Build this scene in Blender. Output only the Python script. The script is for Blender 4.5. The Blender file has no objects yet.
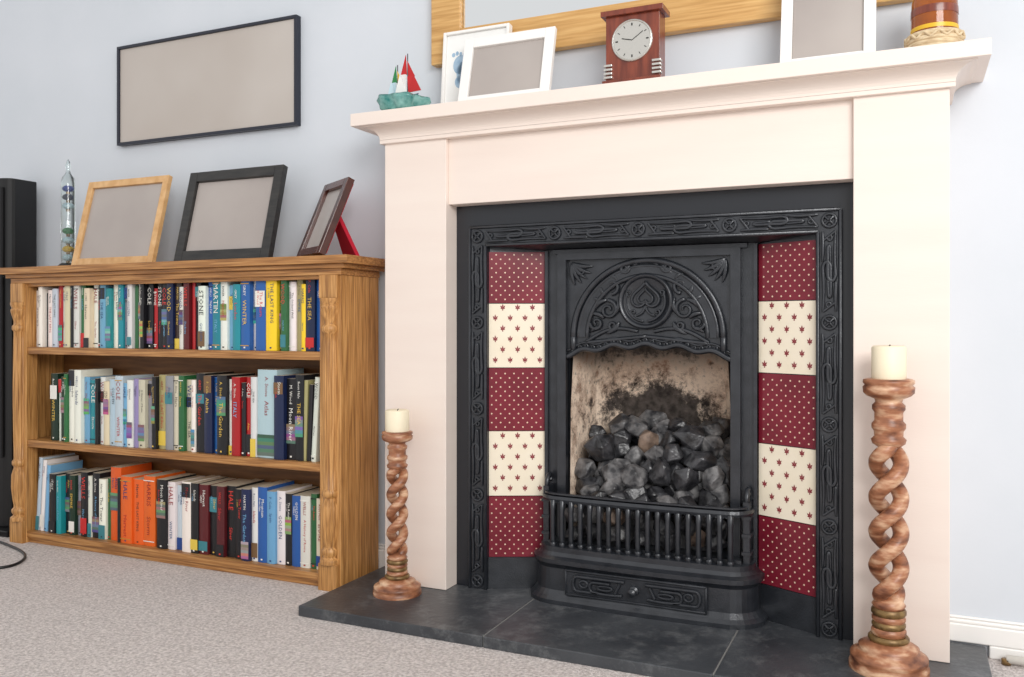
import bpy, bmesh, math, random
from mathutils import Matrix, Vector
from math import sin, cos, pi, radians
random.seed(7)
S = bpy.context.scene
try: S.view_settings.view_transform='Standard'
except Exception: pass

# ---------------------------------------------------------------- materials
def srgb(c):
    return tuple(((v/255)/12.92 if v/255<=.04045 else ((v/255+.055)/1.055)**2.4) for v in c)+(1,)
def mat(name,c1,c2=None,scale=5,rough=.5,metal=0,bump=0,bscale=60,stretch=(1,1,1),detail=4,lo=.3,hi=.7,spec=.5,trans=0,bdist=.002,coat=0,dist=0,c3=None):
    m=bpy.data.materials.new(name); m.use_nodes=True
    nt=m.node_tree; N=nt.nodes; L=nt.links; b=N['Principled BSDF']
    b.inputs['Base Color'].default_value=srgb(c1); b.inputs['Roughness'].default_value=rough
    b.inputs['Metallic'].default_value=metal; b.inputs['Specular IOR Level'].default_value=spec
    b.inputs['Transmission Weight'].default_value=trans; b.inputs['Coat Weight'].default_value=coat
    tc=N.new('ShaderNodeTexCoord'); mp=N.new('ShaderNodeMapping'); mp.inputs['Scale'].default_value=stretch
    L.new(tc.outputs['Object'],mp.inputs['Vector'])
    if c2:
        n=N.new('ShaderNodeTexNoise'); n.inputs['Scale'].default_value=scale; n.inputs['Detail'].default_value=detail;n.inputs['Distortion'].default_value=dist
        r=N.new('ShaderNodeValToRGB'); r.color_ramp.elements[0].position=lo; r.color_ramp.elements[1].position=hi
        r.color_ramp.elements[0].color=srgb(c1); r.color_ramp.elements[1].color=srgb(c2)
        if c3: e=r.color_ramp.elements.new((lo+hi)/2);e.color=srgb(c3)
        L.new(mp.outputs[0],n.inputs['Vector']); L.new(n.outputs['Fac'],r.inputs['Fac']); L.new(r.outputs['Color'],b.inputs['Base Color'])
    if bump:
        n2=N.new('ShaderNodeTexNoise'); n2.inputs['Scale'].default_value=bscale; n2.inputs['Detail'].default_value=3
        bp=N.new('ShaderNodeBump'); bp.inputs['Strength'].default_value=bump; bp.inputs['Distance'].default_value=bdist
        L.new(mp.outputs[0],n2.inputs['Vector']); L.new(n2.outputs['Fac'],bp.inputs['Height']); L.new(bp.outputs[0],b.inputs['Normal'])
    return m
M={}
M['wall']=mat('wall_paint',(207,213,220),(214,219,226),3,.85,bump=.12,bscale=60,stretch=(1,1,1))
M['carpet']=mat('carpet_pile',(192,182,178),(242,233,229),150,.95,bump=1.0,bscale=240,detail=8,bdist=.008,spec=.1,lo=.32,hi=.68)
M['cream']=mat('surround_paint',(236,221,211),(240,227,217),2,.45,bump=.10,bscale=50,stretch=(1,1,8))
M['white']=mat('white_gloss_paint',(240,238,235),rough=.35)
M['iron']=mat('cast_iron',(34,37,43),(50,53,59),30,.30,metal=.3,bump=.25,bscale=300,spec=.9)
M['slip']=mat('slip_black',(27,30,37),rough=.3,spec=.6)
def slate():
    m=mat('slate',(44,47,52),(80,83,87),6,.36,bump=.4,bscale=70,lo=.25,hi=.85,detail=8)
    nt=m.node_tree;N=nt.nodes;L=nt.links;b=N['Principled BSDF']
    src=b.inputs['Base Color'].links[0].from_socket
    tc=N.new('ShaderNodeTexCoord');n=N.new('ShaderNodeTexNoise');n.inputs['Scale'].default_value=9;n.inputs['Detail'].default_value=12;n.inputs['Roughness'].default_value=.82
    L.new(tc.outputs['Object'],n.inputs['Vector'])
    r=N.new('ShaderNodeValToRGB');r.color_ramp.elements[0].position=.50;r.color_ramp.elements[1].position=.72;r.color_ramp.elements[0].color=(0,0,0,1);r.color_ramp.elements[1].color=(.6,.6,.6,1)
    L.new(n.outputs['Fac'],r.inputs['Fac'])
    mx=N.new('ShaderNodeMix');mx.data_type='RGBA';L.new(r.outputs['Color'],mx.inputs['Factor']);L.new(src,mx.inputs[6]);mx.inputs[7].default_value=srgb((140,142,143))
    L.new(mx.outputs[2],b.inputs['Base Color']);return m
M['slate']=slate()
M['grout']=mat('slate_joint',(120,120,118),rough=.8)
M['red']=mat('burgundy_glaze',(112,26,42),(128,34,50),12,.25,spec=.4)
M['tcream']=mat('cream_glaze',(240,228,204),(245,234,214),12,.25,spec=.4)
M['motif']=mat('motif_red',(140,44,54),rough=.3)
M['dot']=mat('motif_cream',(232,200,176),rough=.3)
M['oakH']=mat('oak_horizontal',(124,82,42),(204,154,96),7,.4,bump=.15,bscale=30,stretch=(1,14,30),detail=8,lo=.3,hi=.72,c3=(170,118,66),dist=.4)
M['oakV']=mat('oak_vertical',(142,96,50),(220,168,106),7,.4,bump=.15,bscale=30,stretch=(26,26,1.2),detail=8,lo=.3,hi=.72,c3=(188,136,78),dist=.4)
M['oakdk']=mat('oak_backboard',(110,72,38),(146,100,56),8,.5,stretch=(1,9,10))
M['mirroak']=mat('mirror_oak',(184,138,78),(220,178,116),6,.4,stretch=(1.2,10,22),detail=6,c3=(204,158,96))
M['mirror']=mat('mirror_glass',(235,238,240),rough=.02,metal=1)
M['pine']=mat('light_wood',(200,152,96),(224,182,130),12,.45,stretch=(3,3,3))
M['blackfr']=mat('black_frame',(30,30,31),(52,50,48),18,.4,stretch=(1,6,6))
M['darkfr']=mat('dark_lacquer',(58,26,20),(88,42,30),20,.25,coat=.3)
M['red_velvet']=mat('red_velvet',(186,14,46),rough=.8)
M['print']=mat('photo_print',(150,140,136),(190,182,176),2.2,.25,lo=.2,hi=.8)
M['print2']=mat('poster_print',(170,158,148),(202,196,190),1.3,.3,lo=.25,hi=.75)
M['twist']=mat('turned_wood',(98,56,38),(226,188,154),20,.38,bump=.25,bscale=50,stretch=(1,1,3.2),lo=.32,hi=.70,detail=8,c3=(166,110,78))
M['brass']=mat('gold_paint',(150,120,74),(96,72,44),60,.4,metal=.4)
M['wax']=mat('candle_wax',(242,230,202),rough=.5)
M['wick']=mat('wick',(40,34,30),rough=.9)
M['coal']=mat('coal',(26,26,29),(84,84,88),34,.32,bump=.6,bscale=90,bdist=.005,lo=.4,hi=.8,detail=6,spec=.7)
M['coal2']=mat('coal_ashy',(48,48,51),(140,138,138),34,.4,bump=.6,bscale=90,bdist=.005,detail=6,lo=.4,hi=.72)
M['coal3']=mat('coal_brown',(70,58,52),(150,128,112),34,.55,bump=.6,bscale=90,bdist=.005,detail=6)
M['clockw']=mat('mahogany',(98,40,26),(136,64,42),14,.3,stretch=(6,6,1),coat=.3)
M['clockf']=mat('clock_face',(238,236,228),rough=.4)
M['silver']=mat('silver',(206,204,198),rough=.25,metal=.7)
M['ink']=mat('ink',(25,25,25),rough=.5)
M['paper']=mat('paper_white',(240,240,238),rough=.6)
M['foot']=mat('footprint_ink',(140,172,200),(175,198,216),60,.7)
M['teal']=mat('teal_glass',(40,140,134),(170,226,218),40,.08,trans=.4)
M['glass']=mat('clear_glass',(235,245,245),rough=.02,trans=.95)
M['amber']=mat('amber_glass',(206,118,44),(140,60,14),10,.06,trans=.35)
M['rope']=mat('rope',(190,164,128),(230,212,178),60,.9,stretch=(1,1,4),bump=.6,bscale=120)
M['speaker']=mat('speaker_black',(14,14,16),rough=.35)
M['mesh']=mat('speaker_cloth',(20,20,22),(28,28,30),300,.9)
M['pipe']=mat('painted_pipe',(225,222,214),rough=.4)
M['frameblk']=mat('thin_dark_frame',(32,36,50),rough=.4)
for nm,c in (('bluec',(30,60,150)),('greenc',(40,130,70)),('yellowc',(226,180,40)),('redc',(190,30,34)),('navy',(20,34,70)),('liquid',(200,225,235))):
    M[nm]=mat(nm,c,rough=.35)
def firebrick():
    m=bpy.data.materials.new('firebrick_sooted'); m.use_nodes=True
    nt=m.node_tree;N=nt.nodes;L=nt.links;b=N['Principled BSDF'];b.inputs['Roughness'].default_value=.9
    tc=N.new('ShaderNodeTexCoord')
    n=N.new('ShaderNodeTexNoise');n.inputs['Scale'].default_value=20;n.inputs['Detail'].default_value=10;n.inputs['Roughness'].default_value=.8
    L.new(tc.outputs['Object'],n.inputs['Vector'])
    r=N.new('ShaderNodeValToRGB');r.color_ramp.elements[0].position=.36;r.color_ramp.elements[1].position=.56
    r.color_ramp.elements[0].color=srgb((140,104,82));r.color_ramp.elements[1].color=srgb((250,228,206))
    L.new(n.outputs['Fac'],r.inputs['Fac'])
    def blob(c,r0,r1,sc=(.66,.3,1)):
        vm=N.new('ShaderNodeVectorMath');vm.operation='SUBTRACT';vm.inputs[1].default_value=c
        L.new(tc.outputs['Object'],vm.inputs[0])
        ms=N.new('ShaderNodeVectorMath');ms.operation='MULTIPLY';ms.inputs[1].default_value=sc
        L.new(vm.outputs[0],ms.inputs[0])
        ln=N.new('ShaderNodeVectorMath');ln.operation='LENGTH';L.new(ms.outputs[0],ln.inputs[0])
        ad=N.new('ShaderNodeMath');ad.operation='MULTIPLY_ADD';ad.inputs[1].default_value=.22;L.new(n.outputs['Fac'],ad.inputs[0]);L.new(ln.outputs['Value'],ad.inputs[2])
        mr=N.new('ShaderNodeMapRange');mr.inputs['From Min'].default_value=r0+.11;mr.inputs['From Max'].default_value=r1+.11
        mr.inputs['To Min'].default_value=1;mr.inputs['To Max'].default_value=0;L.new(ad.outputs[0],mr.inputs['Value'])
        return mr.outputs[0]
    b1=blob((.45,.27,.42),.080,.108)
    sx=N.new('ShaderNodeSeparateXYZ');L.new(tc.outputs['Object'],sx.inputs[0])
    ad=N.new('ShaderNodeMath');ad.operation='MULTIPLY_ADD';ad.inputs[1].default_value=.22;L.new(n.outputs['Fac'],ad.inputs[0]);L.new(sx.outputs['Z'],ad.inputs[2])
    mr=N.new('ShaderNodeMapRange');mr.inputs['From Min'].default_value=.660;mr.inputs['From Max'].default_value=.715;L.new(ad.outputs[0],mr.inputs['Value'])
    mx=N.new('ShaderNodeMath');mx.operation='MAXIMUM';L.new(b1,mx.inputs[0]);L.new(mr.outputs[0],mx.inputs[1])
    # extra scattered soot freckles
    n4=N.new('ShaderNodeTexNoise');n4.inputs['Scale'].default_value=55;n4.inputs['Detail'].default_value=5;L.new(tc.outputs['Object'],n4.inputs['Vector'])
    m4=N.new('ShaderNodeMapRange');m4.inputs['From Min'].default_value=.60;m4.inputs['From Max'].default_value=.68;m4.inputs['To Max'].default_value=.7;L.new(n4.outputs['Fac'],m4.inputs['Value'])
    mx2=N.new('ShaderNodeMath');mx2.operation='MAXIMUM';L.new(mx.outputs[0],mx2.inputs[0]);L.new(m4.outputs[0],mx2.inputs[1])
    ml=N.new('ShaderNodeMath');ml.operation='MULTIPLY';ml.inputs[1].default_value=.96;L.new(mx2.outputs[0],ml.inputs[0])
    n3=N.new('ShaderNodeTexNoise');n3.inputs['Scale'].default_value=60;n3.inputs['Detail'].default_value=6;L.new(tc.outputs['Object'],n3.inputs['Vector'])
    r3=N.new('ShaderNodeValToRGB');r3.color_ramp.elements[0].position=.35;r3.color_ramp.elements[1].position=.75
    r3.color_ramp.elements[0].color=srgb((24,22,23));r3.color_ramp.elements[1].color=srgb((92,84,80));L.new(n3.outputs['Fac'],r3.inputs['Fac'])
    mix=N.new('ShaderNodeMix');mix.data_type='RGBA';L.new(ml.outputs[0],mix.inputs['Factor']);L.new(r.outputs['Color'],mix.inputs[6])
    L.new(r3.outputs['Color'],mix.inputs[7])
    L.new(mix.outputs[2],b.inputs['Base Color'])
    bp=N.new('ShaderNodeBump');bp.inputs['Strength'].default_value=.6;bp.inputs['Distance'].default_value=.006;L.new(n.outputs['Fac'],bp.inputs['Height']);L.new(bp.outputs[0],b.inputs['Normal'])
    return m
M['firebrick']=firebrick()
mb=bpy.data.materials.new('book_covers');mb.use_nodes=True
a=mb.node_tree.nodes.new('ShaderNodeVertexColor');a.layer_name='Col'
mb.node_tree.links.new(a.outputs['Color'],mb.node_tree.nodes['Principled BSDF'].inputs['Base Color'])
mb.node_tree.nodes['Principled BSDF'].inputs['Roughness'].default_value=.35
M['book']=mb

# ---------------------------------------------------------------- mesh builder
class MB:
    def __init__(s): s.v=[];s.f=[];s.fm=[];s.sm=[];s.fc=[];s.mats=[];s.M=Matrix.Identity(4);s.col=(1,1,1,1)
    def add(s,vs,fs,m,smooth=False,cols=None):
        if m not in s.mats: s.mats.append(m)
        i=s.mats.index(m);o=len(s.v)
        s.v+= [tuple(s.M@Vector(p)) for p in vs]
        for k,f in enumerate(fs):
            s.f.append([o+a for a in f]);s.fm.append(i);s.sm.append(smooth);s.fc.append(cols[k] if cols else s.col)
    def box(s,x0,x1,y0,y1,z0,z1,m,cols=None):
        s.add([(x0,y0,z0),(x1,y0,z0),(x1,y1,z0),(x0,y1,z0),(x0,y0,z1),(x1,y0,z1),(x1,y1,z1),(x0,y1,z1)],
              [(3,2,1,0),(4,5,6,7),(0,1,5,4),(1,2,6,5),(2,3,7,6),(3,0,4,7)],m,False,cols)
    def lathe(s,cx,cy,prof,m,seg=32,smooth=True,wob=None,ang=(0,2*pi)):
        vs=[];fs=[];n=len(prof);full=abs(ang[1]-ang[0]-2*pi)<1e-6;k=seg if full else seg+1
        for j in range(k):
            a=ang[0]+(ang[1]-ang[0])*j/seg
            for i,(r,z) in enumerate(prof):
                rr=r*(1+(wob(a,i) if wob else 0)); vs.append((cx+rr*cos(a),cy+rr*sin(a),z))
        for j in range(seg):
            j2=(j+1)%k
            for i in range(n-1): fs.append((j*n+i,j2*n+i,j2*n+i+1,j*n+i+1))
        s.add(vs,fs,m,smooth)
        if full:
            for i,rev in ((0,True),(n-1,False)):
                if prof[i][0]>1e-5:
                    ring=[vs[j*n+i] for j in range(k)]
                    s.add(ring,[list(range(k))[::-1] if rev else list(range(k))],m)
    def tube(s,pts,r,m,seg=6,closed=False,smooth=True):
        pts=[Vector(p) for p in pts];n=len(pts);vs=[];fs=[]
        up=None
        for i,p in enumerate(pts):
            if closed: t=(pts[(i+1)%n]-pts[i-1])
            else: t=pts[min(i+1,n-1)]-pts[max(i-1,0)]
            if t.length<1e-9: t=Vector((0,0,1))
            t.normalize()
            if up is None:
                up=Vector((0,1,0)) if abs(t.y)<.9 else Vector((1,0,0))
            u=(up-t*up.dot(t));
            if u.length<1e-6: u=t.orthogonal()
            u.normalize();w=t.cross(u);up=u
            rr=r[i] if isinstance(r,(list,tuple)) else r
            for k in range(seg):
                a=2*pi*k/seg+pi/seg; vs.append(p+u*rr*cos(a)+w*rr*sin(a))
        m_=n if closed else n-1
        for i in range(m_):
            i2=(i+1)%n
            for k in range(seg):
                k2=(k+1)%seg; fs.append((i*seg+k,i*seg+k2,i2*seg+k2,i2*seg+k))
        if not closed:
            fs.append(list(range(seg))[::-1]);fs.append([(n-1)*seg+k for k in range(seg)])
        s.add(vs,fs,m,smooth)
    def prism(s,poly,y0,y1,m):
        n=len(poly);vs=[(x,y0,z) for x,z in poly]+[(x,y1,z) for x,z in poly]
        fs=[list(range(n)),list(range(n,2*n))[::-1]]+[(i,(i+1)%n+0,(i+1)%n+n,i+n)[::-1] for i in range(n)]
        s.add(vs,fs,m)
    def strip(s,top,bot,y0,y1,m):
        for i in range(len(top)-1):
            s.prism([bot[i],bot[i+1],top[i+1],top[i]],y0,y1,m)
    def sweep(s,path,prof,m,closed=False,smooth=False):
        P=[Vector(p) for p in path];n=len(P);vs=[];fs=[];k=len(prof)
        for i in range(n):
            t=(P[min(i+1,n-1)]-P[max(i-1,0)]).normalized();nn=Vector((t.y,-t.x))
            for o,z in prof: vs.append((P[i].x+nn.x*o,P[i].y+nn.y*o,z))
        for i in range(n-1):
            for j in range(k-1): fs.append((i*k+j,(i+1)*k+j,(i+1)*k+j+1,i*k+j+1))
        s.add(vs,fs,m,smooth)
    def obj(s,name,bevel=0,segs=2,parent=None):
        me=bpy.data.meshes.new(name);me.from_pydata(s.v,[],s.f)
        for m in s.mats: me.materials.append(M[m])
        for i,p in enumerate(me.polygons): p.material_index=s.fm[i];p.use_smooth=s.sm[i]
        if 'book' in s.mats:
            ca=me.color_attributes.new('Col','FLOAT_COLOR','CORNER')
            for i,p in enumerate(me.polygons):
                for li in p.loop_indices: ca.data[li].color=s.fc[i]
        b=bmesh.new();b.from_mesh(me);bmesh.ops.recalc_face_normals(b,faces=b.faces);b.to_mesh(me);b.free()
        o=bpy.data.objects.new(name,me);S.collection.objects.link(o)
        if parent: o.parent=parent
        if bevel:
            md=o.modifiers.new('bevel','BEVEL');md.width=bevel;md.segments=segs;md.limit_method='ANGLE';md.angle_limit=radians(50)
        return o

FZ=-.025; WY=.09
# ---------------------------------------------------------------- room
b=MB();b.box(-4,0.02,WY,WY+.4,FZ,2.5,'wall');b.box(.93,4,WY,WY+.4,FZ,2.5,'wall');b.box(.02,.93,WY,WY+.4,.93,2.5,'wall');b.box(.02,.93,WY+.35,WY+.4,FZ,.93,'wall')
b.obj('wall_back')
b=MB();b.box(-4,4,-4.5,WY+.4,FZ-.1,FZ,'carpet');b.obj('floor')
for nm,x0,x1,zb_ in (('baseboard_left',-4,-.266,FZ),('baseboard_right',1.131,4,.0015)):
    b=MB();b.box(x0,x1,WY-.016,WY-.0005,zb_,.040,'white');b.box(x0,x1,WY-.012,WY-.0005,.040,.048,'white');b.box(x0,x1,WY-.007,WY-.0005,.048,.054,'white')
    if x0>1: b.box(1.206,x1,WY-.016,WY-.0005,FZ,.0015,'white')
    b.obj(nm,.004)

# ---------------------------------------------------------------- hearth
b=MB();H0,H1=-.264,1.2;HY=-.307
xs=[H0,.225,.715,H1]
for i in range(3):
    b.box(xs[i]+.0012,xs[i+1]-.0012,HY,.073,FZ,0,'slate')
b.box(H0+.004,H1-.004,HY+.004,.072,FZ,-.0008,'grout')
b.obj('hearth_slab',.002)

# ---------------------------------------------------------------- mantel surround
b=MB()
LF=-.06;WB=WY-.0005
for x0,x1 in ((-.18,0),(.951,1.128)):
    b.box(x0,x1,LF,WB,0.0005,1.135,'cream')
b.box(-.0,.951,LF+.014,WB,.968,1.14,'cream')
def shelf(x0,x1,yf,z0,z1): b.box(x0,x1,yf,WB,z0,z1,'cream')
shelf(-.190,1.138,LF-.010,1.132,1.142)
prof=[(0.010,1.142)]+[(.010+.034*(1-cos(t*pi/2/8)),1.142+.030*sin(t*pi/2/8)) for t in range(1,9)]
ring=[]
for o,z in prof: ring+=[(-.18-o,WB,z),(-.18-o,LF-o,z),(1.128+o,LF-o,z),(1.128+o,WB,z)]
fs=[]
for i in range(len(prof)-1):
    for j in range(3): a=i*4+j;fs.append((a,a+1,a+5,a+4))
b.add(ring,fs,'cream')
shelf(-.226,1.174,LF-.046,1.1715,1.1745)
shelf(-.248,1.196,-.117,1.1735,1.206)
b.obj('fireplace_mantel_surround',.003)

# ---------------------------------------------------------------- cast iron insert
b=MB()
b.box(0.0005,.045,-.004,.03,0,.9675,'slip');b.box(.922,.9505,-.004,.03,0,.9675,'slip');b.box(.045,.922,-.004,.03,.912,.9675,'slip')
b.box(.040,.090,-.012,.03,0,.914,'iron');b.box(.875,.926,-.012,.03,0,.914,'iron');b.box(.090,.875,-.012,.03,.862,.914,'iron')
Yf=-.0125
for x in (.043,.087,.878,.923):
    b.tube([(x,Yf,0.0),(x,Yf,.91 if x in(.043,.923) else .865)],.0045,'iron')
for z,xa,xb in ((.911,.043,.923),(.865,.087,.878)): b.tube([(xa,Yf,z),(xb,Yf,z)],.0045,'iron')
def spiral(cx,cz,r0,turns,a0,dirn,y,n=22):
    return [(cx+r0*(1-.8*i/n)*cos(a0+dirn*turns*2*pi*i/n),y,cz+r0*(1-.8*i/n)*sin(a0+dirn*turns*2*pi*i/n)) for i in range(n+1)]
def band(p0,p1,segn,first=True):
    p0=Vector(p0);p1=Vector(p1);d=(p1-p0);Ltot=d.length;d.normalize();q=Vector((-d.y,d.x))
    L=Ltot/segn
    def W(s,t,dy=0): v=p0+d*s+q*t; return (v.x,Yf-.0025-dy,v.y)
    for k in range(segn+1):
        c=k*L;R=.0140
        if k>0 or first:
            b.tube([W(c+R*cos(a),R*sin(a)) for a in [2*pi*i/20 for i in range(20)]],.0034,'iron',closed=True)
            for s1 in (1,-1): b.tube([W(c-R*.75,-R*.75*s1),W(c+R*.75,R*.75*s1)],.0032,'iron')
        if k==segn: break
        a0=c+.020;LL=L-.040
        for half,sg in ((0,1),(1,-1)):
            def Q(f,t,dy=0,half=half,sg=sg): return W(a0+(LL*f if half==0 else LL*(1-f)),t*sg,dy)
            pts=[Q(.02,.013)]+[Q(.02+.52*i/14,.013-.002*sin(pi*i/14)) for i in range(1,15)]
            pts+=[Q(.54+.075*sin(pi*i/10),.0125-.0125*(1-cos(pi*i/10))/1.0*.62) for i in range(1,11)]
            pts+=[Q(.54-.30*i/10,-.003) for i in range(1,11)]
            pts+=[Q(.24-.05*sin(pi*i/8),-.003+.0048*(1-cos(pi*i/8))/2) for i in range(1,9)]
            pts+=[Q(.24+.16*i/5,.0018+.0012*i/5) for i in range(1,6)]
            n=len(pts);b.tube(pts,[.0024+.0020*sin(pi*i/(n-1)) for i in range(n)],'iron')
            pts=[Q(.02+.36*i/12,-.0135+.001*sin(pi*i/12)) for i in range(13)]
            b.tube(pts,[.0022+.0020*sin(pi*i/12) for i in range(13)],'iron')
            pts=[Q(.02+.055*(1-cos(pi*i/14)),.0125*cos(pi*i/14)) for i in range(15)]
            b.tube(pts,.0032,'iron')
            b.tube([Q(.10+.030*cos(2*pi*i/14),.0045*sin(2*pi*i/14)+.001) for i in range(14)],.0026,'iron',closed=True)
band((.065,.888),(.901,.888),4)
band((.065,.888),(.065,.02),4,False)
band((.901,.888),(.901,.02),4,False)
IY=.062
def splay(m,xo,xi,z0,z1,dn=0.0,y0=0.0,y1=IY):
    b.add([(xo,y0+dn,z0),(xi,y1+dn,z0),(xi,y1+dn,z1),(xo,y0+dn,z1),(xo,y0+.01+dn,z0),(xi,y1+.01+dn,z0),(xi,y1+.01+dn,z1),(xo,y0+.01+dn,z1)],
          [(0,1,2,3),(7,6,5,4),(0,4,5,1),(3,2,6,7),(1,5,6,2),(0,3,7,4)],m)
for xo,xi in ((.088,.222),(.877,.742)):
    splay('iron',xo,xi,0,.079,-.003);splay('iron',xo,xi,.079,.87,.006)
b.add([(.088,-.002,.862),(.877,-.002,.862),(.742,IY,.852),(.222,IY,.852)],[(0,1,2,3)],'iron')
b.box(.222,.742,IY-.002,IY+.02,.835,.90,'iron')
b.box(.222,.282,IY-.004,IY+.02,0,.85,'iron');b.box(.684,.742,IY-.004,IY+.02,0,.85,'iron')
for x in (.226,.738): b.box(x-.004,x+.004,IY-.012,IY,0,.85,'iron')
for x0,x1 in ((.260,.282),(.684,.706)): b.box(x0,x1,IY-.022,IY,.13,.842,'iron')
b.box(.282,.684,IY-.022,IY,.826,.842,'iron')
b.box(.246,.720,IY-.016,IY,.842,.852,'iron')
cx=.483
N=48;top=[];bot=[]
for i in range(N+1):
    x=.282+.402*i/N;u=abs(2*i/N-1)
    z=.614-.026*u**2.2+.005*cos(u*pi*5)
    top.append((x,.83));bot.append((x,z))
b.strip(top,bot,IY-.008,IY+.008,'iron')
b.tube([(x,IY-.014,z+.003) for x,z in bot],.007,'iron')
b.tube([(x,IY-.012,z+.018) for x,z in bot],.003,'iron')
for i in range(2,N-1,2):
    x,z=bot[i]; b.tube(spiral(x,z+.010,.0065,1.0,-pi/2,1 if i<N/2 else -1,IY-.014,10),.0022,'iron',seg=5)
def arc(r,z0,rad,y=IY-.009,a0=0,a1=pi,n=36,m='iron',sx=1):
    b.tube([(cx+r*sx*cos(a0+(a1-a0)*i/n),y,z0+r*sin(a0+(a1-a0)*i/n)) for i in range(n+1)],rad,m,seg=8)
zc=.636
arc(.184,zc,.008,IY-.012);arc(.171,zc,.0045,IY-.012);arc(.148,zc,.0055,IY-.013)
for sg in (1,-1): b.tube([(cx+sg*.184,IY-.012,zc),(cx+sg*.184,IY-.012,.605)],.008,'iron',seg=8)
tp=[(cx+.172*cos(pi-pi*i/36),zc+.172*sin(pi*i/36)) for i in range(37)];bt=[(cx+.148*cos(pi-pi*i/36),zc+.148*sin(pi*i/36)) for i in range(37)]
b.strip(tp,bt,IY-.015,IY-.008,'iron')
mz=.722
b.M=Matrix.Translation((cx,IY-.008,mz))@Matrix.Rotation(pi/2,4,'X')
b.lathe(0,0,[(0.068,0),(.068,.008),(.063,.014),(.057,.010),(.055,.005),(0,.006)],'iron',40)
b.M=Matrix.Identity(4)
ym=IY-.017
def leaf(p,q,w,y=IY-.011,bend=.0,m='iron'):
    p=Vector(p);q=Vector(q);d=q-p;nn=Vector((-d.y,d.x)).normalized();n=8
    pts=[];rr=[]
    for i in range(n+1):
        t=i/n;c=p+d*t+nn*bend*sin(pi*t);pts.append((c.x,y,c.y));rr.append(.0008+w*sin(pi*min(1,.12+t*.88))**.8)
    b.tube(pts,rr,m,6)
for sg in (1,-1):
    # spade emblem: inverted heart outline, inner leaf, stem with scrolls
    b.tube([(cx+sg*.0022*16*sin(t)**3*.95,ym,mz+.012-.00205*(13*cos(t)-5*cos(2*t)-2*cos(3*t)-cos(4*t))) for t in [pi*i/24 for i in range(25)]],.0038,'iron')
    b.tube([(cx+sg*.0012*16*sin(t)**3*.95,ym-.001,mz+.010-.0012*(13*cos(t)-5*cos(2*t)-2*cos(3*t)-cos(4*t))) for t in [pi*i/18 for i in range(19)]],.003,'iron')
    b.tube([(cx+sg*(.002+.020*(i/10)**2),ym,mz-.014-.026*i/10+.006*(i/10)**3) for i in range(11)],.003,'iron')
    b.tube(spiral(cx+sg*.029,mz-.026,.008,1.1,-pi/2,sg,ym,14),.0026,'iron')
    b.tube([(cx+sg*(.048*sin(t)),ym,mz-.048*cos(t)) for t in [.1+1.9*i/14 for i in range(15)]],.0028,'iron')
    b.tube(spiral(cx+sg*.040,mz+.020,.008,1.0,-pi/2,sg,ym,14),.0024,'iron')
    for (dx,dz,r,tn,a,dr) in ((.094,-.020,.024,1.3,pi/2,1),(.124,-.052,.017,1.2,0,-1),(.084,.036,.018,1.1,-pi/2,-1),(.052,.080,.013,1.1,pi,1),(.082,-.058,.013,1.2,pi,1)):
        b.tube(spiral(cx+sg*dx,mz+dz,r,tn,a if sg>0 else pi-a,dr*sg,IY-.013,20),[.0054-.0026*i/20 for i in range(21)],'iron')
    for (x0,z0,x1,z1,w,bd) in ((.076,-.030,.070,.010,.006,.006),(.098,.004,.128,-.020,.006,.006),(.100,.015,.112,.040,.006,-.004),(.070,.050,.092,.064,.005,.004),(.105,-.040,.138,-.030,.006,.005),(.112,-.062,.140,-.075,.005,.003),(.066,-.05,.10,-.078,.006,-.005),(.064,.066,.038,.092,.005,.004),(.118,.0,.136,.010,.005,.003),(.03,.085,.012,.1,.004,.0)):
        leaf((cx+sg*x0,mz+z0),(cx+sg*x1,mz+z1),w,IY-.012,bd*sg)
    b.tube([(cx+sg*(.02+.13*t),IY-.012,mz-.072-.026*t+.018*sin(pi*t)) for t in [i/16 for i in range(17)]],.005,'iron')
    b.tube([(cx+sg*(.0+.15*t),IY-.012,mz-.084-.016*t) for t in [i/12 for i in range(13)]],.005,'iron')
    for k in range(5):
        a=.15+k*.32;ox=cx+sg*.188;oz=.818
        leaf((ox,oz),(ox-sg*.056*cos(a),oz-.056*sin(a)),.0055,IY-.011,.004*sg)
    b.tube(spiral(cx+sg*.166,.800,.012,1.2,0,sg,IY-.014,14),.0026,'iron')
# grate
def path(off=0,x0=.236,x1=.728,yb=IY+.005,yf=-.010,R=.045):
    p=[(x0,yb)]
    for i in range(9):
        a=pi+(pi/2)*i/8;p.append((x0+R+R*cos(a),yf+R+R*sin(a)))
    for i in range(1,12): p.append((x0+R+(x1-x0-2*R)*i/12,yf-.006*sin(pi*i/12)))
    for i in range(9):
        a=-pi/2+(pi/2)*i/8;p.append((x1-R+R*cos(a),yf+R+R*sin(a)))
    p.append((x1,yb));return p
P=path()
b.sweep(P,[(.038,0),(.038,.010),(.030,.018),(.022,.030),(.020,.082),(.026,.090),(.030,.094),(.030,.104),(.018,.110),(.012,.118),(.012,.130),(0,.132),(-.03,.132)],'iron')
b.sweep(P,[(-.006,.238),(.008,.238),(.010,.244),(.008,.251),(-.006,.251),(-.006,.238)],'iron')
b.sweep(P,[(-.004,.251),(.004,.254),(.004,.258),(-.004,.258),(-.004,.251)],'iron')
nb=19
for i in range(nb):
    x=.270+.424*i/(nb-1);y=-.013
    b.tube([(x,y,.130),(x,y-.003,.150),(x,y-.003,.218),(x,y,.241)],[.0052,.0062,.0062,.0085],'iron',seg=8)
    b.lathe(x,y,[(.007,.13),(.0085,.137),(.005,.142)],'iron',8)
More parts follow.
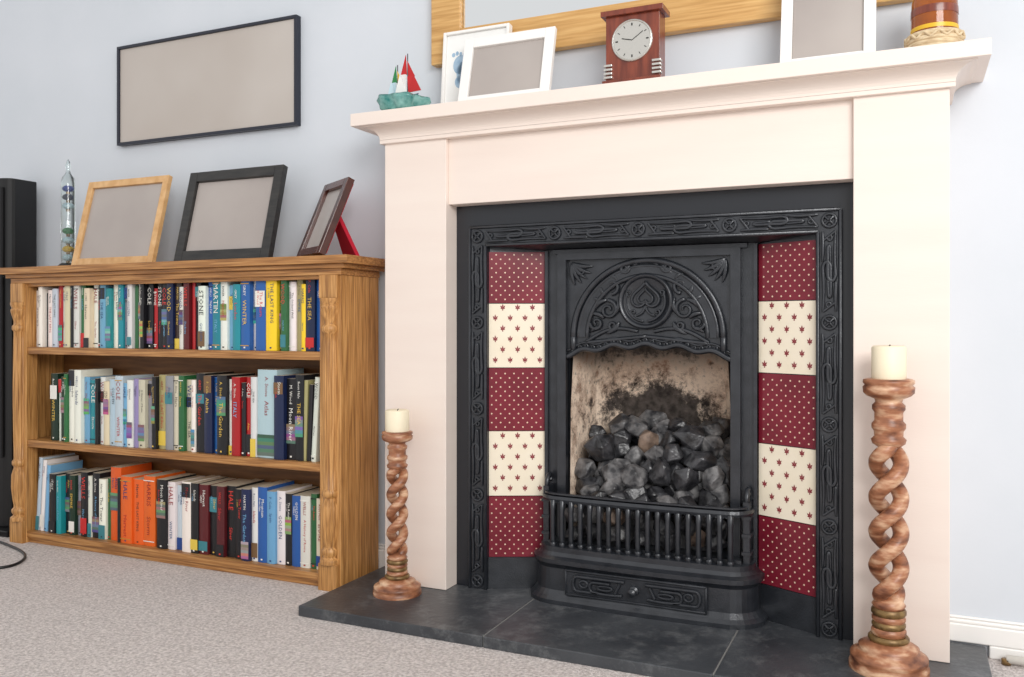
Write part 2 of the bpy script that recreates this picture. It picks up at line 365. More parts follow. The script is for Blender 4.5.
for i in range(nb-1):
    x=.270+.424*(i+.5)/(nb-1)
    b.tube([(x-.011,-.015,.226),(x-.006,-.015,.235),(x,-.015,.238),(x+.006,-.015,.235),(x+.011,-.015,.226)],.0028,'iron',seg=5)
for x,sg in ((.240,-1),(.724,1)):
    b.box(x-.007,x+.007,.014,IY,.125,.268,'iron')
    b.tube([(x,.02,.266),(x,.022,.280),(x,.030,.292),(x,.042,.294),(x,.048,.285),(x,.042,.278)],.006,'iron',8)
    for k in (0,1,2):b.box(x-.010,x+.010,.010,.05,.15+k*.040,.157+k*.040,'iron')
yp=-.010-.006-.0215
b.box(.312,.648,yp-.004,yp+.012,.024,.086,'iron')
for z in (.027,.083): b.tube([(.314,yp-.004,z),(.646,yp-.004,z)],.0032,'iron')
for x in (.314,.646): b.tube([(x,yp-.004,.027),(x,yp-.004,.083)],.0032,'iron')
b.M=Matrix.Translation((cx-.002,yp-.004,.055))@Matrix.Rotation(pi/2,4,'X')
b.lathe(0,0,[(.012,0),(.011,.004),(.005,.006),(.005,.012),(.009,.016),(.009,.021),(0,.024)],'iron',20);b.M=Matrix.Identity(4)
for sg in (1,-1):
    def A(s,t): return (cx+sg*s,yp-.007,.055+t)
    b.tube([A(.025+.115*i/14,.017) for i in range(15)]+[A(.140+.010*sin(pi*i/8),.017*cos(pi*i/8)) for i in range(1,9)]+[A(.140-.05*i/8,-.017) for i in range(1,9)],.0042,'iron')
    b.tube([A(.035+.006*(1-cos(pi*i/8)),.012*cos(pi*i/8)) for i in range(9)],.004,'iron')
    b.tube([A(.030+.07*i/10,-.015-.002*sin(pi*i/10)) for i in range(11)]+[A(.100+.009*sin(pi*i/8),-.015+.0115*(1-cos(pi*i/8))) for i in range(1,9)]+[A(.100-.04*i/5,.008) for i in range(1,6)],.0042,'iron')
    b.tube([A(.072+.018*cos(2*pi*i/16),-.003+.005*sin(2*pi*i/16)) for i in range(16)],.0034,'iron',closed=True)
    b.tube([A(.124+.010*cos(2*pi*i/14),.001+.008*sin(2*pi*i/14)) for i in range(14)],.0036,'iron',closed=True)
b.box(.25,.715,.0,.20,.128,.14,'iron')
yb=.30
F=[(.282,IY+.004),(.298,.215),(.333,yb-.02),(.632,yb-.02),(.668,.215),(.684,IY+.004)]
vs=[];fs=[]
for x,y in F: vs+=[(x,y,.0),(x+(cx-x)*.02,y,.46),(x+(cx-x)*.08,y-.03 if y>.1 else y,.70)]
for i in range(5):
    for j in range(2): a=i*3+j; fs.append((a,a+3,a+4,a+1))
b.add(vs,fs,'firebrick',False)
b.add([(.284,IY,.70),(.680,IY,.70),(.68,.34,.70),(.284,.34,.70)],[(0,1,2,3)],'firebrick')
insert=b.obj('cast_iron_fireplace_insert',.0012,1)

# tiles (part of the insert)
b=MB()
zb=[.079,.2335,.3975,.557,.7195,.850]
kinds=['red','tcream','red','tcream','red']
for xo,xi in ((.0895,.2205),(.8755,.7435)):
    e=Vector((xi-xo,IY,0));Lw=e.length;e.normalize();nrm=Vector((0,0,1)).cross(e)
    if nrm.y>0:nrm=-nrm
    for k in range(5):
        z0,z1=zb[k]+.001,zb[k+1]-.001;m=kinds[k];H=.161
        o=Vector((xo,-.0,0))
        def Pt(s,z,d): v=o+e*s+nrm*d; return (v.x,v.y,z)
        b.add([Pt(.001,z0,.001),Pt(Lw-.001,z0,.001),Pt(Lw-.001,z1,.001),Pt(.001,z1,.001),Pt(.001,z0,-.005),Pt(Lw-.001,z0,-.005),Pt(Lw-.001,z1,-.005),Pt(.001,z1,-.005)],
              [(0,1,2,3),(7,6,5,4),(0,4,5,1),(3,2,6,7),(1,5,6,2),(0,3,7,4)],m)
        if m=='red':
            p=.0225;r=0;z=z0+p*.4
            while z<z1-.004:
                s=p*(.35 if r%2 else .85)
                while s<Lw-.004:
                    R=.0021;b.add([Pt(s,z,.0016)]+[Pt(s+R*cos(2*pi*i/8),z+R*sin(2*pi*i/8),.0016) for i in range(8)],[(0,1+i,1+(i+1)%8) for i in range(8)],'dot')
                    s+=p
                z+=p/2;r+=1
        else:
            p=.0375;r=0;z=z0+.016
            while z<z1-.010:
                s=(p*.45 if r%2==0 else p*.95)
                while s<Lw-.006:
                    for ang,ln in ((-.7,.0100),(0,.0120),(.7,.0100),(-1.45,.006),(1.45,.006)):
                        ds,dz=sin(ang),cos(ang)
                        q=[(0,0),(ln*.55*ds+.0019*dz,ln*.55*dz-.0019*ds),(ln*ds,ln*dz),(ln*.55*ds-.0019*dz,ln*.55*dz+.0019*ds)]
                        b.add([Pt(s+u,z+w,.0016) for u,w in q],[(0,1,2,3)],'motif')
                    b.add([Pt(s+u,z+w,.0016) for u,w in ((-.0014,-.005),(.0014,-.005),(.0009,.001),(-.0009,.001))],[(0,1,2,3)],'motif')
                    s+=p
                z+=.0265;r+=1
b.obj('fireplace_tiles',parent=insert)

# coals
b=MB()
def coal(c,r,m):
    bm=bmesh.new();k=13
    ax=[random.uniform(.85,1.3) for _ in range(3)]
    for i in range(k):
        ph=math.acos(1-2*(i+.5)/k);tt=pi*(1+5**.5)*i+random.uniform(-.5,.5)
        v=Vector((sin(ph)*cos(tt),sin(ph)*sin(tt),cos(ph)))*random.uniform(.82,1.12)
        v=Matrix.Rotation(c[0]*91+c[2]*57,3,'X')@v
        bm.verts.new((c[0]+v.x*r*ax[0],c[1]+v.y*r,c[2]+v.z*r*ax[2]*.95))
    bmesh.ops.convex_hull(bm,input=bm.verts)
    bmesh.ops.delete(bm,geom=[v for v in bm.verts if not v.link_faces],context='VERTS')
    bmesh.ops.bevel(bm,geom=bm.edges[:],offset=r*.06,segments=1,affect='EDGES')
    bm.verts.index_update()
    b.add([v.co[:] for v in bm.verts],[[v.index for v in f.verts] for f in bm.faces],m);bm.free()
XA,XB=.308,.660
for lay in range(6):
    y=.022+lay*.040
    ztop=(.248,.305,.350,.385,.405,.40)[lay]
    zmin=.165 if lay==0 else ztop-.085
    z=zmin
    while z<=ztop+.001:
        n=7
        for i in range(n):
            x=XA+(XB-XA)*(i+random.uniform(-.25,.25)+(.5 if lay%2 else 0))/(n-1)
            x=min(XB-.004,max(XA+.004,x))
            u=abs(x-.485)/.18
            top=ztop-.030*u**2-(.016 if x<.36 and lay>2 else 0)
            if z>top+.02: continue
            m=random.choices(['coal','coal2','coal3'],[7,5,.9])[0]
            coal((x,y+random.uniform(-.012,.012),z+random.uniform(-.012,.012)),random.uniform(.022,.027) if lay==0 else random.uniform(.025,.040),m)
        z+=.0415
b.box(.315,.65,.05,.2,.141,.22,'coal')
b.obj('coal_pile')

# ---------------------------------------------------------------- bookcase
b=MB();BX0,BX1=-1.545,-.283;BF=-.108;BB=.068
I0,I1=-1.484,-.350
for x0,x1,sx in ((BX0,I0,-1),(I1,BX1,1)):
    b.box(x0,x1,BF,BF+.022,FZ,.80,'oakV')
xL=(BX0,BX0+.02);xR=(BX1-.02,BX1)
for x0,x1 in (xL,xR): b.box(x0,x1,BF+.022,BB,FZ,.80,'oakV')
b.box(I0-.04,I1+.045,BB-.01,BB,FZ,.80,'oakdk')
for x0,x1 in ((BX0+.02,I0+.0),(I1,BX1-.02)): b.box(x0,x1,BF+.022,BF+.04,FZ,.8,'oakV')
for zt in (.594,.300): 
    b.box(I0-.02,I1+.02,BF+.004,BB-.01,zt-.022,zt,'oakH')
b.box(I0,I1,BF+.002,BB-.01,-.008,.012,'oakH');b.box(I0,I1,BF+.010,BF+.03,FZ,-.008,'oakH')
b.box(BX0-.004,BX1+.004,BF-.006,BB,.795,.812,'oakH')
b.box(BX0-.018,BX1+.018,BF-.014,BB+.004,.812,.824,'oakH')
b.box(BX0-.036,BX1+.036,BF-.027,BB+.005,.824,.845,'oakH')
b.box(I0,I1,BF+.004,BF+.02,.785,.80,'oakH')
for xc in ((BX0+I0)/2,(I1+BX1)/2):
    b.box(xc-.029,xc+.029,BF-.014,BF,FZ,.045,'oakV')
    b.box(xc-.028,xc+.028,BF-.012,BF,.735,.795,'oakV')
    prof=[(.027,.045),(.027,.055),(.018,.062),(.023,.072),(.023,.08),(.016,.088),(.019,.11),(.023,.15),(.022,.19),(.016,.215),(.022,.222),(.022,.232),(.015,.24),(.017,.30),(.019,.45),(.017,.62),(.015,.640),(.022,.650),(.022,.660),(.015,.668),(.019,.685),(.024,.705),(.026,.712),(.022,.716),(.027,.728),(.027,.735)]
    b.lathe(xc,BF,prof,'oakV',40,ang=(pi,2*pi),wob=lambda a,i:(.07*cos(a*14) if 6<=i<=8 or 12<=i<=16 or 20<=i<=21 else 0))
b.obj('bookcase',.002)

# ---------------------------------------------------------------- books
fcache={}
def glyph(word):
    if word in fcache:return fcache[word]
    cu=bpy.data.curves.new('t','FONT');cu.body=word;cu.resolution_u=1;cu.align_x='LEFT'
    o=bpy.data.objects.new('t',cu);S.collection.objects.link(o)
    dg=bpy.context.evaluated_depsgraph_get();me=bpy.data.meshes.new_from_object(o.evaluated_get(dg))
    v=[tuple(p.co) for p in me.vertices];f=[list(p.vertices) for p in me.polygons]
    xs=[p[0] for p in v];ys=[p[1] for p in v];x0,x1,y0,y1=min(xs),max(xs),min(ys),max(ys)
    v=[((p[0]-x0)/(y1-y0),(p[1]-(y0+y1)/2)/(y1-y0)) for p in v]
    r=(v,f,(x1-x0)/(y1-y0));bpy.data.objects.remove(o);bpy.data.meshes.remove(me);bpy.data.curves.remove(cu)
    fcache[word]=r;return r
WORDS=['London','THE SEA','Harvest','A History of Rome','Moon River','WINTER','Islands','The Garden','Spain','ITALY','The Voyage','Night Fall','Silver','THE LAST KING','Atlas','Storm','EMPIRE','The Return','Dublin','Alaska','The Tower','GOLDEN','Hero','Mountain','Shadows','The Orchard Wall']
AUTH=['J. CARR','Rose Hale','MARTIN','P. Cole','WELLS','A. Stone','GREY','Harris','M. Wood','BAKER']
C={'w':(236,234,228),'c':(226,214,186),'k':(26,26,30),'n':(24,36,74),'t':(34,140,150),'b':(40,96,170),'s':(120,178,214),'r':(178,30,36),'m':(90,26,32),
'g':(44,104,60),'G':(24,50,36),'y':(240,206,40),'o':(236,104,34),'e':(150,152,156),'l':(196,214,226),'v':(150,140,190),'p':(216,150,160),'d':(62,48,40),'a':(168,160,110)}
bk=MB()
def put_text(word,x,y,zt,hgt,maxlen,col):
    v,f,asp=glyph(word)
    sc=min(hgt,maxlen/asp)
    bk.add([(x+p[1]*sc,y,zt-p[0]*sc) for p in v],f,'book',False,[col]*len(f))
    return asp*sc
def book(x,z,w,h,ck,yf,lean=0,d=.12):
    col=srgb(C[ck]);j=random.uniform(.85,1.1);col=tuple(min(1,c*j*random.uniform(.93,1.07)) for c in col[:3])+(1,)
    dark=sum(C[ck])<330
    tc=srgb(random.choice([(240,238,230),(240,238,230),(226,190,90),(220,60,50)] if dark else [(30,30,36),(30,30,36),(150,24,30),(24,50,110)]))
    bk.M=Matrix.Translation((x,0,z))@Matrix.Rotation(lean,4,'Y')
    y1=min(.055,yf+d)
    n=6;pts=[(w*i/n,yf+.003*(1-math.sin(pi*i/n))) for i in range(n+1)]
    vs=[(a,c,0) for a,c in pts]+[(w,y1,0),(0,y1,0)];k=len(vs);vs=vs+[(a,c,h) for a,c,_ in vs]
    fs=[list(range(k))[::-1],list(range(k,2*k))]+[(i,(i+1)%k,(i+1)%k+k,i+k) for i in range(k)]
    paper=srgb((214,204,182))
    bk.add(vs,fs,'book',False,[paper,paper]+[col]*k)
    yy=yf-.0004;cx=w/2
    def patch(x0,x1,z0,z1,c): bk.add([(x0,yy,z0),(x1,yy,z0),(x1,yy,z1),(x0,yy,z1)],[(0,1,2,3)],'book',False,[c])
    if w>.012:
        style=random.random();yy=yf-.0003
        if style<.34:
            c2=srgb(random.choice([(240,238,230),(30,30,34),(30,30,34),(200,40,40),(30,70,140),(230,200,80),(60,130,140),(120,90,60)]));z0=h*random.choice([0.0,.05,.62,.78]);patch(.0006,w-.0006,max(.0005,z0),min(h-.0005,z0+h*random.uniform(.12,.24)),c2)
        elif style<.58:
            z0=h*random.uniform(.02,.5);q=[random.uniform(.2,1) for _ in range(3)]
            for i in range(6): patch(.0008,w-.0008,z0+i*h*.04,z0+(i+1)*h*.04,tuple(q[j]*(.2+.6*random.random())*.7 for j in range(3))+(1,))
        elif style>.78:
            c2=srgb(random.choice([(240,238,230),(30,30,34),(200,150,60)]))
            for z0 in (h*.06,h*.93): patch(.001,w-.001,z0,z0+.0025,c2)
        yy=yf-.0006
        tc2=tc if random.random()<.5 else srgb(random.choice([(230,190,80),(210,50,50),(120,180,220)] if dark else [(180,30,30),(20,80,130),(60,60,60)]))
        big=random.random()
        if big<.18:
            put_text(random.choice(['CARR','HALE','MARTIN','COLE','WELLS','STONE','HARRIS','WOOD','BAKER']),cx,yy,h*.93,min(.016,w*.6),h*.5,tc);put_text(random.choice(WORDS),cx,yy,h*.42,w*.34,h*.32,tc2)
        elif big<.6:
            L=put_text(random.choice(AUTH),cx,yy,h*.92,min(.011,w*.28),h*.3,tc);put_text(random.choice(WORDS),cx,yy,h*.92-L-.012,min(.014,w*.40),h*.45,tc2)
        else:
            put_text(random.choice(WORDS),cx+w*.12,yy,h*random.uniform(.8,.93),min(.012,w*.30),h*.55,tc);put_text(random.choice(AUTH),cx-w*.2,yy,h*.85,w*.2,h*.4,tc2)
        if random.random()<.5: patch(cx-.003,cx+.003,h*.03,h*.05,tc)
    bk.M=Matrix.Identity(4)
def row(xs,xe,z,spec,hb,dh,yf0):
    tot=sum(wd for _,wd,_ in spec);sc=(xe-xs)/tot;x=xs
    for ck,wd,hh in spec:
        w=wd*sc;h=hb+random.uniform(-dh,dh)+hh
        book(x,z,w-.0008,h,ck,yf0+random.uniform(-.009,.009));x+=w
def sp(t):
    out=[]
    for tok in t.split():
        ck=tok[0];r=tok[1:];wd=1.0;hh=0
        if '+' in r: r,q=r.split('+');hh=float(q)/1000
        elif '-' in r: r,q=r.split('-');hh=-float(q)/1000
        if r: wd=float(r)
        out.append((ck,wd,hh))
    return out
row(-1.479,-.356,.5945,sp('w1.1-14 w.8-6 k.5-18 w1.1-8 l1-10 r.8+6 w.6 c1-6 k.6 w1 g.8+5 c1-4 w.9+4 G.6 s1 t1-6 w1.1+5 t.9 e.8 w.8-8 g.5 w.9+6 k.6 k1+4 r.6-10 k.9 k1+5 n1 d1 w.7-12 m.9+3 r.5 k.8+6 w1.1-6 b.9 t1.2+7 w1 s1-4 t1.1-8 b1.3+6 w.8 b1.4+8 y1.5+12 G.6-6 g.8+8 w.9-8 a.8+3 y.6-10 n1.2+8 b1.2+4'),.192,.007,-.085)
row(-1.41,-.62,.3005,sp('G1.2+6 w.6-8 G.8-3 g.6+4 w1.2+20 w1.1+24 s.9+3 t1.2-6 k.5 w.8 c.9-8 l1.1-4 l1.2+3 s.6-10 w.9-4 v.7+5 c1-4 e1.1 k.6+6 a1.1+10 e1.1+16 c.9+9 g.8+14 c1+6 w.6 k1.2+22 n1.1+18 b.8+10 k1.3+24 w.6+12 r1.1+16 k.6+4'),.203,.005,-.085)
row(-.62,-.418,.3005,sp('r.8+0 w.8+3 l2.6+28 n1.3+12 k1.3+6 k1.1+14'),.215,.004,-.088)
for x,w,h,ck,ln in ((-.415,.012,.216,'a',.03),(-.401,.012,.205,'k',.045),(-.386,.015,.226,'w',.06)): book(x-.011,.3010,w,h,ck,-.086,ln)
x=-1.474
for i,(ck,h) in enumerate((('l',.232),('w',.225),('s',.21))): book(x,.0130,.016,h,ck,-.085,.07);x+=.019
row(-1.40,-.358,.0125,sp('k1-4 t.8-12 k1 G.9-8 e.8-3 k1+4 w.6 k1.1+6 w1-4 g.5 o1.5+26 k.4+5 o1.6+12 o1.5+8 o1.6+14 d.5 k1.3+10 w1+6 l1+2 w1.2+8 k1+11 m1.2+12 k1.1+9 m1+6 k1.2+10 k1+6 n1+3 w.8+12 b1.1+14 s1+9 w1+13 k.8+7 b1+6 w1.1+2 g.7+9 c.9+2'),.19,.005,-.085)
bk.obj('books')

# ---------------------------------------------------------------- picture frames
def frame(name,x,y,z,w,h,yaw,lean,bw,d,mf,mp,mount=None,extra=None,strut=True,strutmat=None):
    b=MB();base=Matrix.Translation((x,y,z))@Matrix.Rotation(-yaw,4,'Z')
    b.M=base@Matrix.Translation((0,0,d*sin(lean)))@Matrix.Rotation(-lean,4,'X')
    b.box(0,bw,0,d,0,h,mf);b.box(w-bw,w,0,d,0,h,mf);b.box(bw,w-bw,0,d,0,bw,mf);b.box(bw,w-bw,0,d,h-bw,h,mf)
    b.box(bw,w-bw,d*.5,d*.8,bw,h-bw,mp)
    if mount: b.box(bw,w-bw,d*.35,d*.5,bw,h-bw,mount)
    if extra: extra(b,w,h,d,bw)
    if strut:
        b.M=base;th=h*.62;yt=d+th*sin(lean);zt=th*cos(lean);yb=yt+zt*(.42 if strutmat else .22)
        m=strutmat or mf;xm=w/2;e=.03 if not strutmat else .045;tk=.004 if not strutmat else .012
        b.add([(xm-.02,yt,zt),(xm+.02,yt,zt),(xm+e,yb,0),(xm-e,yb,0),(xm-.02,yt+tk,zt),(xm+.02,yt+tk,zt),(xm+e,yb+tk,0),(xm-e,yb+tk,0)],
              [(0,1,2,3),(7,6,5,4),(0,4,5,1),(3,2,6,7),(1,5,6,2),(0,3,7,4)],m)
        if strutmat:
            b.M=base@Matrix.Translation((0,0,d*sin(lean)))@Matrix.Rotation(-lean,4,'X');b.box(.008,w-.008,d,d+.004,.008,h-.008,strutmat)
    return b.obj(name,.0015)
TZ=.8455
frame('photo_frame',-1.325,-.075,TZ,.342,.278,0,radians(14),.022,.016,'pine','print')
frame('photo_frame',-.897,-.075,TZ,.348,.276,0,radians(14),.030,.02,'blackfr','print')
frame('photo_frame',-.486,-.034,TZ,.170,.222,radians(32),radians(22),.022,.020,'darkfr','print',strutmat='red_velvet')
MZ=1.2065
def foot(b,w,h,d,bw):
    def ell(cx,cz,rx,rz):
        b.add([(cx+rx*cos(2*pi*i/20),d*.34,cz+rz*sin(2*pi*i/20)) for i in range(20)],[list(range(20))],'foot')
    ell(w*.27,h*.60,.022,.026);ell(w*.29,h*.50,.015,.03);ell(w*.28,h*.40,.017,.018)
    for i in range(5): ell(w*.27-.022+.0105*i,h*.74-.003*abs(i-1),.005-.0004*i,.006)
frame('footprint_frame',-.058,.012,MZ,.19,.225,0,radians(5),.008,.022,'white','paper','paper',foot,strut=False)
frame('photo_frame',.026,-.052,MZ,.247,.188,radians(0),radians(14),.026,.014,'white','print',strut=False)
frame('photo_frame',.803,-.045,MZ,.19,.245,0,radians(12),.024,.014,'white','print')
b=MB();x0,x1,z0,z1=-1.290,-.566,1.247,1.568;t=.009
b.box(x0,x1,.068,WY-.0005,z0,z0+t,'frameblk');b.box(x0,x1,.068,WY-.0005,z1-t,z1,'frameblk');b.box(x0,x0+t,.068,WY-.0005,z0+t,z1-t,'frameblk');b.box(x1-t,x1,.068,WY-.0005,z0+t,z1-t,'frameblk')
b.box(x0+t,x1-t,.074,.084,z0+t,z1-t,'print2');b.obj('wall_picture',.001)
b=MB();x0,x1,z0,z1=-.112,1.07,1.361,2.05;t=.088;WB=WY-.0005
b.box(x0,x0+t,.06,WB,z0,z1,'mirroak');b.box(x1-t,x1,.06,WB,z0,z1,'mirroak');b.box(x0+t,x1-t,.06,WB,z0,z0+t,'mirroak');b.box(x0+t,x1-t,.06,WB,z1-t,z1,'mirroak')
b.box(x0+t,x1-t,.076,.086,z0+t,z1-t,'mirror')
b.obj('wall_mirror',.003)

# ---------------------------------------------------------------- clock
b=MB();x0,x1=.412,.550;yf=-.055;yb=-.005
b.box(x0+.006,x1-.006,yf,yb,MZ+.020,MZ+.168,'clockw');b.box(x0-.004,x1+.004,yf-.010,yb+.006,MZ+.168,MZ+.180,'clockw')
b.box(x0,x1,yf-.010,yb+.004,MZ,MZ+.020,'clockw')
xm=(x0+x1)/2;zf=MZ+.108
for x in (x0+.012,x1-.012):
    for k in range(4): b.box(x-.010,x+.010,yf-.006,yf+.01,MZ+.026+k*.009,MZ+.031+k*.009,'silver')
b.M=Matrix.Translation((xm,yf,zf))@Matrix.Rotation(pi/2,4,'X')
b.lathe(0,0,[(.048,0),(.048,.004),(.045,.006),(.043,.003)],'silver',40);b.lathe(0,0,[(.044,0),(.044,.0025),(0,.003)],'clockf',40)
for k in range(12):
    a=k*pi/6;b.tube([(.033*cos(a),.033*sin(a),.0032),(.039*cos(a),.039*sin(a),.0032)],.0012 if k%3 else .002,'ink',4)
b.tube([(0,0,.004),(-.024,.006,.004)],.0012,'ink',4);b.tube([(0,0,.004),(.026,.018,.004)],.0009,'ink',4)
b.M=Matrix.Identity(4);b.obj('mantel_clock',.0015)

# ---------------------------------------------------------------- sailing boat ornament
b=MB();cxb,cyb=-.128,-.055
b.lathe(cxb,cyb,[(0,MZ),(.044,MZ),(.054,MZ+.008),(.056,MZ+.018),(.064,MZ+.030),(.062,MZ+.040),(.052,MZ+.030),(.03,MZ+.032),(0,MZ+.036)],'teal',64,wob=lambda a,i:((.10*sin(5*a)+.05*sin(11*a+i)) if i>1 and i<8 else 0))
def boat(x,y,z,s,c1,c2,c3,hc):
    n=8;vs=[];
    for i in range(n+1):
        t=i/n*2-1;w=.35*(1-t*t)
        vs+=[(x+t*.03*s,y-w*.02*s,z+.010*s+.004*t*t*s),(x+t*.03*s,y+w*.02*s,z+.010*s+.004*t*t*s),(x+t*.022*s,y,z)]
    fs=[]
    for i in range(n): a=i*3;fs+=[(a,a+3,a+5,a+2),(a+1,a+2,a+5,a+4),(a,a+1,a+4,a+3)]
    b.add(vs,fs,hc);b.tube([(x,y,z),(x,y,z+.108*s)],.0013,'ink')
    def tri(p,q,r,m): b.add([(x+p[0]*s,y-.001,z+p[1]*s),(x+q[0]*s,y-.006,z+q[1]*s),(x+r[0]*s,y-.001,z+r[1]*s),(x+p[0]*s,y+.001,z+p[1]*s),(x+q[0]*s,y-.004,z+q[1]*s),(x+r[0]*s,y+.001,z+r[1]*s)],[(0,1,2),(5,4,3),(0,3,4,1),(1,4,5,2),(2,5,3,0)],m)
    def sail(p,q,r,ma,mb_):
        m1=((p[0]+q[0])/2,(p[1]+q[1])/2);m2=((q[0]+r[0])/2,(q[1]+r[1])/2)
        tri(m1,q,m2,ma);tri(p,m1,m2,mb_);tri(p,m2,r,mb_)
    sail((-.002,.015),(-.002,.104),(-.034,.018),c1,c2);sail((.002,.018),(.002,.090),(.036,.020),c3,c1)
boat(cxb-.024,cyb+.012,MZ+.030,.95,'greenc','liquid','yellowc','white')
boat(cxb+.022,cyb-.014,MZ+.030,1.10,'redc','white','redc','navy')
b.obj('sailing_boat_ornament')

# ---------------------------------------------------------------- candle jar
b=MB();jx,jy=1.101,-.045
b.lathe(jx,jy,[(.052,MZ),(.055,MZ+.003),(.053,MZ+.008),(0,MZ+.008)],'rope',32)
for k in range(3):
    R=.048;z=MZ+.013+k*.0095
    b.tube([(jx+R*cos(2*pi*i/48),jy+R*sin(2*pi*i/48),z) for i in range(48)],.0056,'rope',8,True)
b.tube([(jx+.053*cos(2*pi*i/96),jy+.053*sin(2*pi*i/96),MZ+.028+.005*sin(2*pi*i/8)) for i in range(96)],.0028,'rope',6,True)
b.lathe(jx,jy,[(.043,MZ+.008),(.043,MZ+.055),(.042,MZ+.10),(.038,MZ+.12),(.034,MZ+.125)],'amber',40)
b.lathe(jx,jy,[(.0436,MZ+.042),(.0438,MZ+.046),(.0436,MZ+.050)],'yellowc',40);b.lathe(jx,jy,[(.0434,MZ+.073),(.0436,MZ+.081),(.043,MZ+.088)],'clockw',40)
b.lathe(jx,jy,[(.035,MZ+.125),(.037,MZ+.13),(.037,MZ+.145),(0,MZ+.148)],'silver',32)
b.obj('candle_jar')

# ---------------------------------------------------------------- candlesticks
def stick(name,x,y,h,R,cr,ch,ta,tr,turns):
    b=MB()
    bs=R;k=h/.56;q=k**.6
    base=[(bs,0),(bs,.010*k),(bs*.94,.015*k),(bs*.97,.020*k),(bs*.97,.028*k),(bs*.82,.034*k),(bs*.74,.038*k),(bs*.76,.044*k),(bs*.62,.050*k),(.036*k,.054*k)]
    b.lathe(x,y,base+[(.03*k,.056*k),(0,.056*k)],'twist',40)
    z=.054*k
    for i,(r,hh,m) in enumerate(((.034,.012,'brass'),(.029,.014,'twist'),(.028,.012,'brass'),(.028,.012,'twist'),(.029,.014,'brass'))):
        r*=q;hh*=k;b.lathe(x,y,[(r,z),(r*1.10,z+hh*.3),(r*1.10,z+hh*.7),(r,z+hh)],m,32);z+=hh
    z1=z
    b.lathe(x,y,[(.027*q,z1),(.031*q,z1+.006*k),(.026*q,z1+.014*k),(.018*q,z1+.024*k),(0,z1+.027*k)],'twist',32)
    zt0=z1+.012*k;zt1=h-.125*k
    n=90
    for ph in (0,pi):
        pts=[];rr=[]
        for i in range(n+1):
            u=i/n;a=ph+turns*2*pi*u;env=min(1,min(u,1-u)*10+.4);pts.append((x+ta*env*cos(a),y+ta*env*sin(a),zt0+(zt1-zt0)*u));rr.append(tr)
        b.tube(pts,rr,'twist',12)
    b.lathe(x,y,[(0,zt1-.014*k),(.016*q,zt1-.010*k),(.030*q,zt1+.0*k),(.032*q,zt1+.008*k),(.026*q,zt1+.014*k),(.027*q,zt1+.024*k),(.031*q,zt1+.030*k),(.031*q,zt1+.038*k),(.026*q,zt1+.044*k),(.026*q,zt1+.060*k),(.030*q,zt1+.066*k),(.030*q,zt1+.074*k),(.024*q,zt1+.080*k),(.026*q,zt1+.086*k),(.040*q,zt1+.092*k),(.046*q,zt1+.098*k),(.047*q,h-.016*k),(.043*q,h-.012*k),(.047*q,h-.008*k),(.046*q,h-.002*k),(.040*q,h),(0,h)],'twist',40)
    b.lathe(x,y,[(cr*.98,h),(cr,h+.004),(cr,h+ch-.004),(cr*.9,h+ch),(cr*.6,h+ch-.004),(0,h+ch-.005)],'wax',32,wob=lambda a,i:.015*sin(3*a+i))
    b.tube([(x,y,h+ch-.006),(x+.001,y,h+ch-.001),(x+.003,y,h+ch+.002)],.0012,'wick')
    b.obj(name)
stick('barley_twist_candlestick',-.100,-.128,.402,.060,.0300,.053,.0155,.0118,2.3)
stick('barley_twist_candlestick',1.019,-.1355,.562,.0725,.0315,.064,.0220,.0150,2.3)

# ---------------------------------------------------------------- galileo thermometer
b=MB();tx,ty=-1.405,-.02
b.lathe(tx,ty,[(.030,TZ),(.030,TZ+.008),(.024,TZ+.014),(.02,TZ+.016),(0,TZ+.016)],'ink',28)
b.lathe(tx,ty,[(.019,TZ+.016),(.021,TZ+.03),(.021,TZ+.27),(.018,TZ+.29),(.008,TZ+.305),(.006,TZ+.32),(.009,TZ+.33),(.004,TZ+.345),(0,TZ+.352)],'glass',28)
for i,(z,m) in enumerate(((.035,'liquid'),(.062,'yellowc'),(.09,'liquid'),(.12,'greenc'),(.20,'liquid'),(.228,'navy'),(.255,'bluec'))):
    pr=[(0,TZ+z-.011)]+[(.012*sin(pi*k/8),TZ+z-.011*cos(pi*k/8)) for k in range(1,8)]+[(0,TZ+z+.011)]
    b.lathe(tx,ty,pr,m,16)
    b.lathe(tx,ty,[(.004,TZ+z-.018),(.004,TZ+z-.010)],'brass',10)
b.obj('galileo_thermometer')

# ---------------------------------------------------------------- tower speaker + cable
b=MB()
b.box(-1.80,-1.60,-.09,.07,FZ,FZ+.02,'speaker')
pr=[(-1.775,.05),(-1.775,-.03)]+[(-1.71-.065*cos(pi*i/10),-.03-.03*sin(pi*i/10)) for i in range(1,10)]+[(-1.645,-.03),(-1.645,.05)]
n=len(pr)
b.add([(x,y,FZ+.02) for x,y in pr]+[(x,y,1.15) for x,y in pr],[list(range(n))[::-1],list(range(n,2*n))]+[(i,(i+1)%n,(i+1)%n+n,i+n) for i in range(n)],'speaker')
b.box(-1.755,-1.665,-.063,-.055,FZ+.25,1.12,'mesh')
for z in (.95,.75): 
    b.M=Matrix.Translation((-1.71,-.062,z))@Matrix.Rotation(pi/2,4,'X');b.lathe(0,0,[(.038,0),(.038,.004),(.02,.002),(0,.003)],'speaker',24);b.M=Matrix.Identity(4)
b.obj('tower_speaker',.003)
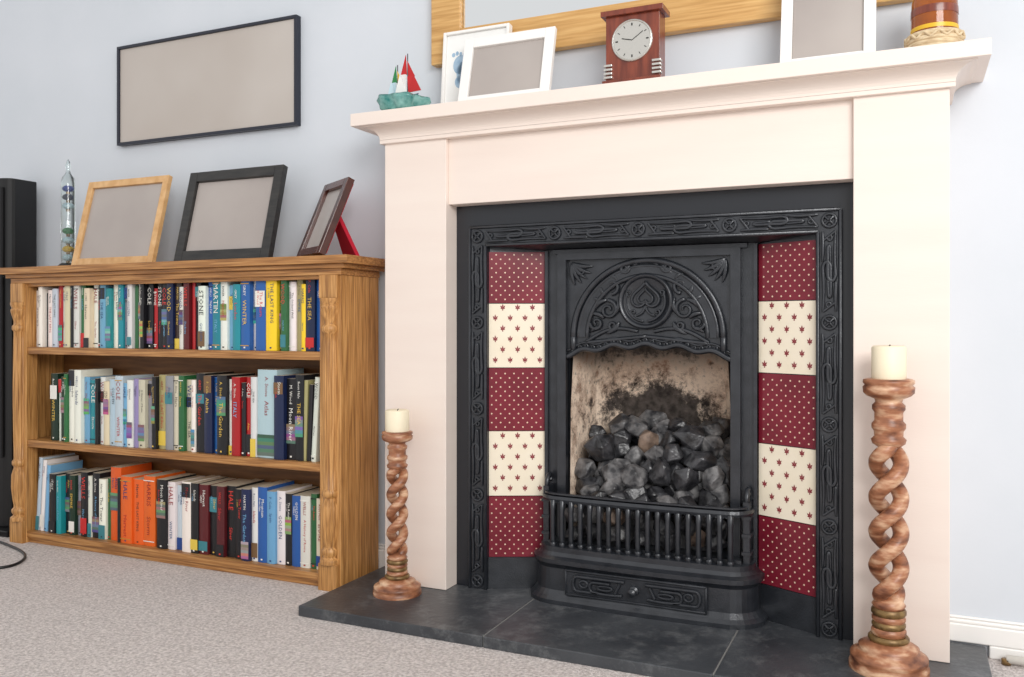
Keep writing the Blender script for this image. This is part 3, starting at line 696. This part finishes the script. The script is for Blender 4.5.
b=MB();cp=[(-1.70,-.09,0),(-1.62,-.13,0),(-1.50,-.16,0),(-1.40,-.19,0),(-1.33,-.225,0),(-1.285,-.27,0),(-1.27,-.32,0),(-1.31,-.365,0),(-1.40,-.39,0),(-1.52,-.41,0),(-1.7,-.43,0)]
pts=[]
for i in range(len(cp)-1):
    p0,p1,p2,p3=[Vector(cp[max(0,min(len(cp)-1,i+k))]) for k in (-1,0,1,2)]
    for t in [0,.25,.5,.75]:
        pts.append(.5*((2*p1)+(-p0+p2)*t+(2*p0-5*p1+4*p2-p3)*t*t+(-p0+3*p1-3*p2+p3)*t**3)+Vector((0,0,FZ+.0045)))
b.tube(pts,.004,'speaker',8);b.obj('speaker_cable')
b=MB();b.tube([(1.235,.052,FZ+.012),(1.6,.052,FZ+.012),(2.2,.052,FZ+.012)],.009,'pipe',10);b.tube([(1.235,.052,FZ+.012),(1.235,.052,FZ+.001)],.009,'brass',10);b.obj('radiator_pipe')

# ---------------------------------------------------------------- light
w=bpy.data.worlds.new('room_light');S.world=w;w.use_nodes=True
w.node_tree.nodes['Background'].inputs['Color'].default_value=(1,.995,.99,1);w.node_tree.nodes['Background'].inputs['Strength'].default_value=.83
def area(name,loc,tgt,sx,sy,e,col=(1,1,1)):
    l=bpy.data.lights.new(name,'AREA');l.shape='RECTANGLE';l.size=sx;l.size_y=sy;l.energy=e;l.color=col
    o=bpy.data.objects.new(name,l);S.collection.objects.link(o);o.location=loc
    o.rotation_euler=(Vector(tgt)-Vector(loc)).to_track_quat('-Z','Y').to_euler()
area('window_daylight',(2.5,-3.0,2.1),(.2,0,.6),1.9,1.4,92,(1,.985,.96))

# ---------------------------------------------------------------- camera
th=radians(24.5);cam=bpy.data.cameras.new('camera');co=bpy.data.objects.new('camera',cam);S.collection.objects.link(co)
cam.sensor_width=36;cam.lens=870*36/1024;cam.shift_y=-15.5/1024
co.location=(1.054,-1.974,.67);co.rotation_euler=(pi/2,0,th);S.camera=co
cam.clip_start=.05
for o in S.objects:
    if not o.parent: o.location.z+=.025
